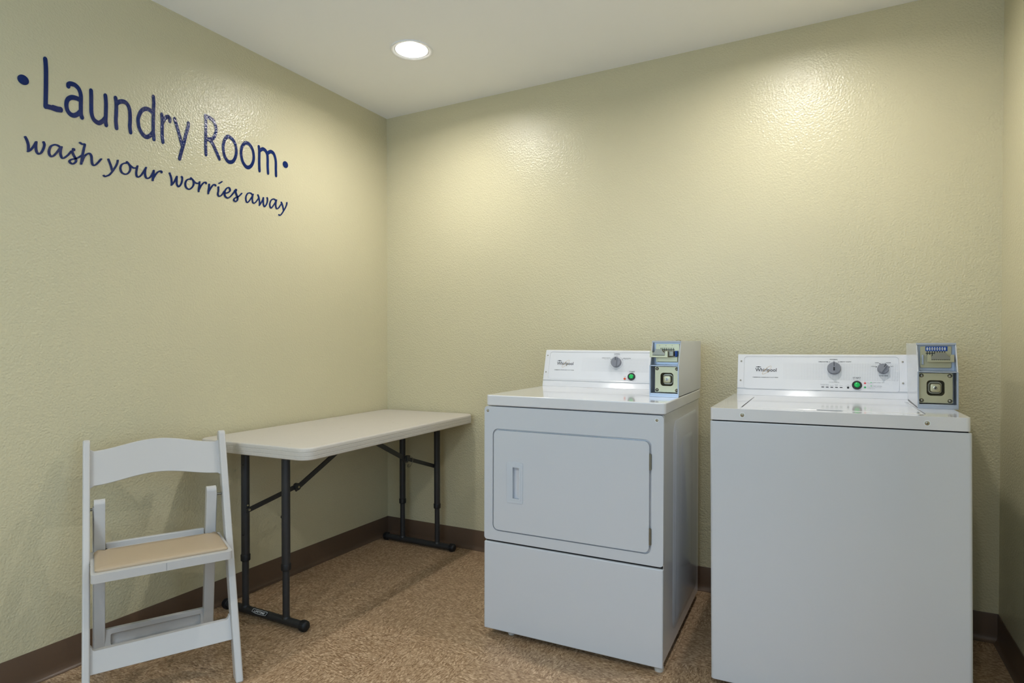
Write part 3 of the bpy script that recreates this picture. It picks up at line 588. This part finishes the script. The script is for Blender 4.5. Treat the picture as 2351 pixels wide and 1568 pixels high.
c, M = console(t, .600, .9002, .0150, .6100, (.0400, .5845, .0270, .1620), .680, DOTW)
for x, s in ((.0287, .1416), (.0278, .0603), (.5965, .1428), (.5953, .0607)): screw(c, tuple((M @ Vector((x, s, .0022)))), (0, -CC, CS), .0036, False)
logo(c, M, .0835, .0990, .0800, 'COMMERCIAL WASHER-HEAVY DUTY SERIES')
tx = lambda s, x0, x1, y, h, b=.022: ptext(c, M, BLACK if b else GREYP, s, (x0+x1)/2, y-h/2, h, x1-x0, b)
tx('NORMAL', .3549, .3825, .1512, .0036); tx('DELICATES', .3159, .3492, .1416, .0036); tx('HEAVY DUTY', .3885, .4287, .1420, .0036)
tx('COOL', .5069, .5205, .1393, .0028); tx('WARM', .5424, .5582, .1396, .0028); tx('COLD', .4945, .5082, .1247, .0028); tx('HOT', .5575, .5663, .1254, .0028); tx('WASH TEMP', .5182, .5482, .0886, .0028)
tx('START', .4324, .4592, .0788, .0062, .004)
pdots(c, M, BLACK, ((.3535, .1409), (.3691, .1446), (.3844, .1412)), .0014)
pdots(c, M, BLACK, ((.5111, .1230), (.5231, .1354), (.5408, .1356), (.5531, .1231)), .0018)
for q in (.3294, .3450, .3607, .3768, .3924): bm = bmesh.new(); aface(bm, rrect(q-.0048, q+.0048, .0382, .0413, .0012, 3), .0017, M); finish('status_light', bm, BLACK, c, smooth=0)
pdots(c, M, BLACK, ((.4161, .0398),), .0041, 'status_light')
tx('CYCLE STATUS', .3510, .3863, .0598, .0034, .0); tx('Press to Unlock', .4330, .4588, .0713, .0018, .0)
tx('Sensing', .3215, .3375, .0505, .0022, .0); tx('Load', .3250, .3340, .0465, .0022, .0); tx('Soak/', .3395, .3505, .0505, .0022, .0); tx('Wash', .3400, .3500, .0465, .0022, .0); tx('Rinse', .3555, .3660, .0467, .0022, .0)
tx('Final', .3720, .3815, .0510, .0022, .0); tx('Spin', .3725, .3810, .0467, .0022, .0); tx('Done', .3875, .3975, .0467, .0022, .0); tx('Lid', .4135, .4190, .0505, .0022, .0); tx('Locked', .4085, .4240, .0462, .0022, .0)
tx('Press', .4795, .4885, .0617, .0022, .0); tx('START to Begin Cycle', .4965, .5360, .0620, .0023, .003); tx('Lid Will Lock', .4795, .5010, .0566, .0022, .0)
tx('Press', .4795, .4885, .0484, .0022, .0); tx('START and Hold', .4965, .5270, .0485, .0023, .003); tx('3 Seconds to Pause Cycle', .4795, .5260, .0432, .0022, .0); tx('Lid Will Unlock', .4795, .5050, .0382, .0022, .0)
def padlock(x, y, m, M):
    bm = bmesh.new(); aface(bm, rrect(x-.0036, x+.0036, y-.0040, y+.0012, .0006, 2), .0016, M)
    h = bmesh.new(); holed(h, circ(x, y+.0012, .0026, 20, .0036), [circ(x, y+.0012, .0018, 20, .0027)], .0014, .0016); bmesh.ops.transform(h, matrix=M, verts=h.verts); me = bpy.data.meshes.new('x'); h.to_mesh(me); h.free(); bm.from_mesh(me); bpy.data.meshes.remove(me)
    finish('padlock_symbol', bm, m, c, smooth=0)
padlock(.4727, .0595, REDP, M); padlock(.4724, .0433, GRNP, M)
pdots(c, M, GRNP, ((.4925, .0618), (.4925, .0485)), .0019, 'green_dot')
k, bm, T = knob(c, M, .3690, .1140, .0237, 0.); prism(bm, [(-.0027, -.0125), (.0027, -.0125), (.0027, .0015), (-.0027, .0015)], .0205, .0214); finish('pointer', bm, KNOBD, k, smooth=0, M=T)
k, bm, T = knob(c, M, .5325, .1142, .0190, -.55); finish('pointer', bm, KNOBD, k, smooth=0, M=T)
cbutton(c, M, .4459, .0500, .0168, .0098)
cb = coin_box(t, .5962, .7020, .2500, .9002, .660, 'w')
cb.matrix_basis = Matrix.Translation((.5962, .25, 0)) @ Matrix.Rotation(-.033, 4, 'Z') @ Matrix.Translation((-.5962, -.25, 0))   # bolted on a touch askew
for x, y in ((.06, .06), (.63, .06), (.06, .63), (.63, .63)):
    zf = -.00117*x
    finish('foot', lathe([(.018, zf), (.02, zf+.004), (.02, zf+.014), (.010, zf+.018), (.010, .032)], (x, y, 0), (0, 0, 1), 20), RUBB, t, smooth=40)

# ------------------------------------------------------------------ folding table
t = root('folding_table', 'off-white folding table with dark grey adjustable legs in the corner', 'table', Matrix.Translation((.3, -.6, 0)))
inv = t.matrix_world.inverted()
ang = .0222; TA = Matrix.Translation((.6315, -1.2260, .7300)) @ Matrix.Rotation(ang, 4, 'Z') @ Matrix.Rotation(.0058, 4, 'X')
bm = bmesh.new(); L = []
for z, i in ((-.046, .030), (-.0475, .010), (-.0470, .004), (-.044, .0005), (-.034, 0), (-.0330, .0010), (-.0315, .0010), (-.0305, 0), (-.0185, 0), (-.0175, .0010), (-.0160, .0010), (-.015, 0), (-.006, .0002), (-.0025, .0018), (-.0006, .005), (0, .010)):
    L.append([(p[0], p[1], z) for p in rrect(-.600+i, -i, i, 1.2155-i, .048-i*.8, 10)])
aloft(bm, L); finish('tabletop', bm, TABLE, t, smooth=40, M=inv @ TA)
LX = (.176, .411)
for yy, near in ((-1.122, True), (-.085, False)):
    fb = finish('foot_bar', cyl((.060, yy, .0205), (.512, yy, .0205), .0155, 24), LEG, t, smooth=50, M=inv)
    for a, b, s in ((.045, .075, -1), (.525, .495, 1)):
        bm = bmesh.new(); alathe(bm, [(.0185, 0), (.0205, .002), (.0205, .020), (.0195, .024), (.015, .0290), (.008, .0310), (0, .0315)], (b, yy, .0205), (s, 0, 0), 28)
        for i in range(12):
            an = i*PI/6; acyl(bm, (b+s*.003, yy+.0202*math.cos(an), .0205+.0202*math.sin(an)*.98), (b+s*.019, yy+.0202*math.cos(an), .0205+.0202*math.sin(an)*.98), .0013, n=6)
        bmesh.ops.transform(bm, matrix=Matrix.Identity(4), verts=bm.verts); finish('end_cap', bm, RUBB, fb, smooth=40, M=inv)
    for x in LX:
        bm = bmesh.new(); acyl(bm, (x, yy, .230), (x, yy, .6860), .0165, n=24); acyl(bm, (x, yy, .0300), (x, yy, .240), .0135, n=24); acyl(bm, (x, yy, .031), (x, yy, .0385), .0165, .0137, n=20)
        lg = finish('leg', bm, LEG, t, smooth=50, M=inv)
        finish('collar', lathe([(.0168, 0), (.0188, .002), (.0192, .024), (.0175, .027)], (x, yy, .2205), (0, 0, 1), 24), RUBB, lg, smooth=40, M=inv)
        if near and x < .3:
            bm = bmesh.new()
            for z in (.618, .330): acyl(bm, (x+.006, yy-.0150, z), (x+.0066, yy-.0162, z), .0035, n=12)
            finish_each('leg_hole', bm, RUBB, lg, smooth=0, M=inv)
    bm = bmesh.new(); acyl(bm, (LX[0]-.03, yy+(.012 if near else -.012), .690), (LX[1]+.03, yy+(.012 if near else -.012), .690), .0125, n=16); finish('pivot_tube', bm, LEG, t, smooth=50, M=inv)
bm = bmesh.new()
bar(bm, (.196, -1.132, .4295), (.199, -.862, .480), .020, .006, (1, 0, 0)); bar(bm, (.204, -.885, .466), (.204, -.420, .694), .022, .008, (1, 0, 0))
acyl(bm, (.192, -.872, .477), (.211, -.872, .477), .016, n=20); b1 = finish('brace', bm, LEG, t, bevel=.001, M=inv)
bm = bmesh.new(); acyl(bm, (.212, -.872, .476), (.2145, -.872, .476), .0050, n=16); acyl(bm, (.1990, -1.122, .432), (.2030, -1.122, .432), .0048, n=16); acyl(bm, (.1965, -1.128, .452), (.200, -1.128, .452), .0035, n=12); finish_each('rivet', bm, ZINC, b1, M=inv)
bm = bmesh.new(); acyl(bm, (.390, -1.122, .4285), (.3955, -1.122, .4285), .0075, n=16); finish('lock_button', bm, RUBB, b1, M=inv)
bm = bmesh.new()
bar(bm, (.395, -.090, .450), (.395, -.342, .533), .020, .006, (1, 0, 0)); bar(bm, (.390, -.320, .520), (.390, -.655, .690), .022, .008, (1, 0, 0))
acyl(bm, (.383, -.337, .528), (.402, -.337, .528), .018, n=20); abox(bm, .386, .408, -.345, -.318, .520, .545); b2 = finish('brace', bm, LEG, t, bevel=.001, M=inv)
bm = bmesh.new()
for i in range(20):
    a0 = -1.9+i*.16; a1 = a0+.17; r = .026; f_ = lambda a: (.4035+.004*math.sin(a*2), -.318+r*math.cos(a), .512+r*math.sin(a)); acyl(bm, f_(a0), f_(a1), .0013, n=8)
acyl(bm, (.403, -.337, .531), (.406, -.337, .531), .0045, n=14); acyl(bm, (.398, -.322, .492), (.404, -.322, .492), .008, n=14); finish('lock_ring', bm, SATIN, b2, M=inv)
# maker's plate on the near foot bar
Ml = inv @ frame((.2780, -1.122-.0140, .0205+.0110), (1, 0, 0), (0, .62, .785), (0, -.785, .62))
bm = bmesh.new(); pl = [(-.040, .0060), (-.038, .0078), (.040, .0078), (.0425, .0045), (.038, -.0070), (.010, -.0082), (-.018, -.0082), (-.0425, -.0045)]
prism(bm, pl, 0, .0030); lb = finish('maker_label', bm, RUBB, t, smooth=0, M=Ml)
bm = bmesh.new(); holed(bm, pl, [[(p[0]*.965, p[1]*.86) for p in pl]], .0030, .0032); bmesh.ops.transform(bm, matrix=Ml, verts=bm.verts)
atext(bm, 'LIFETIME', 0, -.0038, .0076, .062, 'C', .012, M=Ml, shear=.25, d=.0032); finish('label_text', bm, WHITEL, lb, smooth=0)

# ------------------------------------------------------------------ folding chair
th = 1.0923899; ct, st_ = math.cos(th), math.sin(th); w = .42
KM = frame((.57705612-w*ct, -1.48285226-w*st_, 0), (ct, st_, 0), (-st_, ct, 0), (0, 0, 1))
t = root('folding_chair', 'white folding chair with a tan padded seat, open against the left wall', 'chair', KM)
RL, RR = (.0045, .0255), (.4180, .4420)
def rail(xa, xb, spread):
    """long side rail: front foot up to the top of the back"""
    dy, dz = .345, .785; l = math.hypot(dy, dz); d = (dy/l, dz/l); n = (d[1], -d[0]); hw = .0215
    pts = [(-hw/d[1], 0), (hw/d[1], 0)]
    top = (dy-d[0]*.02, dz-d[1]*.02)
    for i in range(9):
        a = i*PI/8; pts.append((top[0]+n[0]*hw*math.cos(a)+d[0]*hw*math.sin(a), top[1]+n[1]*hw*math.cos(a)+d[1]*hw*math.sin(a)))
    bm = bmesh.new(); prism(bm, pts, xa, xb, 'x')
    for v in bm.verts: v.co.x += spread*v.co.z
    return bm
for (xa, xb), s in ((RL, .004), (RR, .006)): finish('side_rail', rail(xa, xb, s), CHAIR, t, bevel=.0055, seg=3)
ry = lambda z: .345/.785*z
# back slat: arched and bowed
bm = bmesh.new(); L = []; N_ = 28; xa, xb = .0245, .4265
for i in range(N_+1):
    u = i/N_; x = xa+(xb-xa)*u; e = math.sin(PI*u)**2; fil = max(0, 1-min(u, 1-u)*(xb-xa)/.010)**2*.008
    zt = .7490+.0255*e+fil; zb = .6400+.0225*e-fil; bow = .016*math.sin(PI*u)
    L.append([(x, ry(zb)-.006+bow, zb), (x, ry(zb)+.006+bow, zb), (x, ry(zt)+.006+bow, zt), (x, ry(zt)-.006+bow, zt)])
aloft(bm, L); finish('backrest', bm, CHAIR, t, bevel=.0030, seg=3)
# rear legs
def rleg(xa, xb, outer):
    y0, z0, y1, z1 = .345, 0., .245, .598; hw = .0165; pts = [(y0-hw, 0), (y0+hw, 0)]
    for i in range(9):
        a = i*PI/8; pts.append((y1+hw*math.cos(a), z1-.012+hw*math.sin(a)))
    bm = bmesh.new(); prism(bm, pts, xa, xb, 'x')
    a, b = (xa-.0035, xa) if outer < 0 else (xb, xb+.0035)
    prism(bm, [(y0-.004, 0), (y0+hw, 0), (y1+hw, z1-.02), (y1-.004, z1-.02)], a, b, 'x')
    return bm
for xa, xb, s in ((.0375, .0690, -1), (.3695, .4020, 1)): finish('rear_leg', rleg(xa, xb, s), CHAIR, t, bevel=.0035, seg=2)
# seat frame and cushion
zs = .4280
bm = bmesh.new(); out = rrect(.0275, .4150, .0080, .3000, .012, 5)
holed(bm, out, [[(.045, .030), (.397, .030), (.397, .228), (.366, .230), (.366, .278), (.076, .278), (.076, .230), (.045, .228)]], zs-.0265, zs)
for v in bm.verts:
    if v.co.y > .25 and (v.co.x < .045 or v.co.x > .40): v.co.y = .258
fr = finish('seat_frame', bm, CHAIR, t, bevel=.003, seg=3)
finish('mould_line', box(.2233, .2241, .0077, .0085, zs-.0245, zs-.002), GREYP, fr, smooth=0)
bm = bmesh.new(); L = []
for z, i in ((zs-.010, .004), (zs+.001, .0005), (zs+.0045, 0), (zs+.008, .003), (zs+.0100, .010), (zs+.0118, .030), (zs+.0125, .06)):
    l = rrect(.0375+i, .4050-i, .0270+i, .2560-i, .010+i*.1, 5); l = [(x, y-(.018 if y > .24 and (x < .05+i or x > .392-i) else 0)) for x, y in l]; L.append([(x, y, z) for x, y in l])
aloft(bm, L); finish('seat_cushion', bm, SEAT, t, smooth=50)
bm = bmesh.new(); abox(bm, .0700, .3680, .2760, .2920, .4150, .4460); finish('rear_bar', bm, CHAIR, t, bevel=.003)
# stretchers
bm = bmesh.new(); L = []
za, zb = .1190, .1790; xa, xb = .0245, .4195
pl = [(xa, za-.0), (xb, za-.0), (xb, zb+.013), (xb-.005, zb+.011), (xb-.008, zb+.003), (xb-.013, zb), (xa+.013, zb), (xa+.008, zb+.003), (xa+.005, zb+.011), (xa, zb+.013)]
aloft(bm, [[(x, ry(z)+o, z) for x, z in pl] for o in (-.009, .009)]); finish('front_stretcher', bm, CHAIR, t, bevel=.002)
za, zb, yy = .075, .142, .322
bm = bmesh.new(); holed(bm, [(.068, za), (.3705, za), (.3705, zb), (.068, zb)], [rrect(.085, .3600, za+.012, zb-.018, .005, 4)], yy-.010, yy+.008, 'y'); abox(bm, .07, .369, yy+.004, yy+.0078, za+.002, zb-.002)
finish('rear_stretcher', bm, CHAIR, t, bevel=.002)
bm = bmesh.new()
for x0, x1 in ((.0250, .0390), (.4010, .4205)): acyl(bm, (x0, .250, .5700), (x1, .250, .5700), .0048, n=14)
acyl(bm, (.0240, .165, .4120), (.0300, .165, .4120), .0055, n=14); finish_each('pivot_pin', bm, SATIN, t, smooth=40)

# ------------------------------------------------------------------ light and camera
def area(name, loc, tgt, sx, sy, power, rgb, spread=180):
    l = bpy.data.lights.new(name, 'AREA'); l.shape = 'RECTANGLE'; l.size = sx; l.size_y = sy; l.energy = power; l.color = rgb; l.spread = math.radians(spread)
    o = bpy.data.objects.new(name, l); COL.objects.link(o); o.location = loc
    o.rotation_euler = (Vector(tgt)-Vector(loc)).to_track_quat('-Z', 'Y').to_euler(); return o
area('daylight_doorway', (3.15, -2.5, 1.08), (0, -2.5, 1.08), 1.0, 1.9, P_DOOR, C_DOOR)
area('front_fill', (1.45, RY+.02, 1.35), (1.45, 0, 1.2), 1.6, 1.5, P_FILL, C_DOOR)  # bluish fill added for the machine fronts; the front wall has no opening
W = bpy.data.worlds.new('world'); S.world = W; W.use_nodes = True
W.node_tree.nodes['Background'].inputs[0].default_value = (.75, .85, 1, 1); W.node_tree.nodes['Background'].inputs[1].default_value = .3
cam = bpy.data.cameras.new('camera'); co = bpy.data.objects.new('camera', cam); COL.objects.link(co); S.camera = co
yaw, rol, f = .486, -.0027, 1404.1364
F = Vector((-math.sin(yaw), math.cos(yaw), 0)); R = Vector((math.cos(yaw), math.sin(yaw), 0)); U = R.cross(F)
R2 = R*math.cos(rol)+U*math.sin(rol); U2 = U*math.cos(rol)-R*math.sin(rol)
co.matrix_world = frame((2.3296, -2.8391, 1.1011), R2, U2, -F)
cam.sensor_width = 36; cam.sensor_fit = 'HORIZONTAL'; cam.lens = f/2351*36; cam.shift_y = 11.0464/2351; cam.clip_start = .02
S.view_settings.view_transform = 'Standard'; S.view_settings.look = 'None'; S.view_settings.exposure = EXPO; S.view_settings.gamma = 1; S.view_settings.use_curve_mapping = False
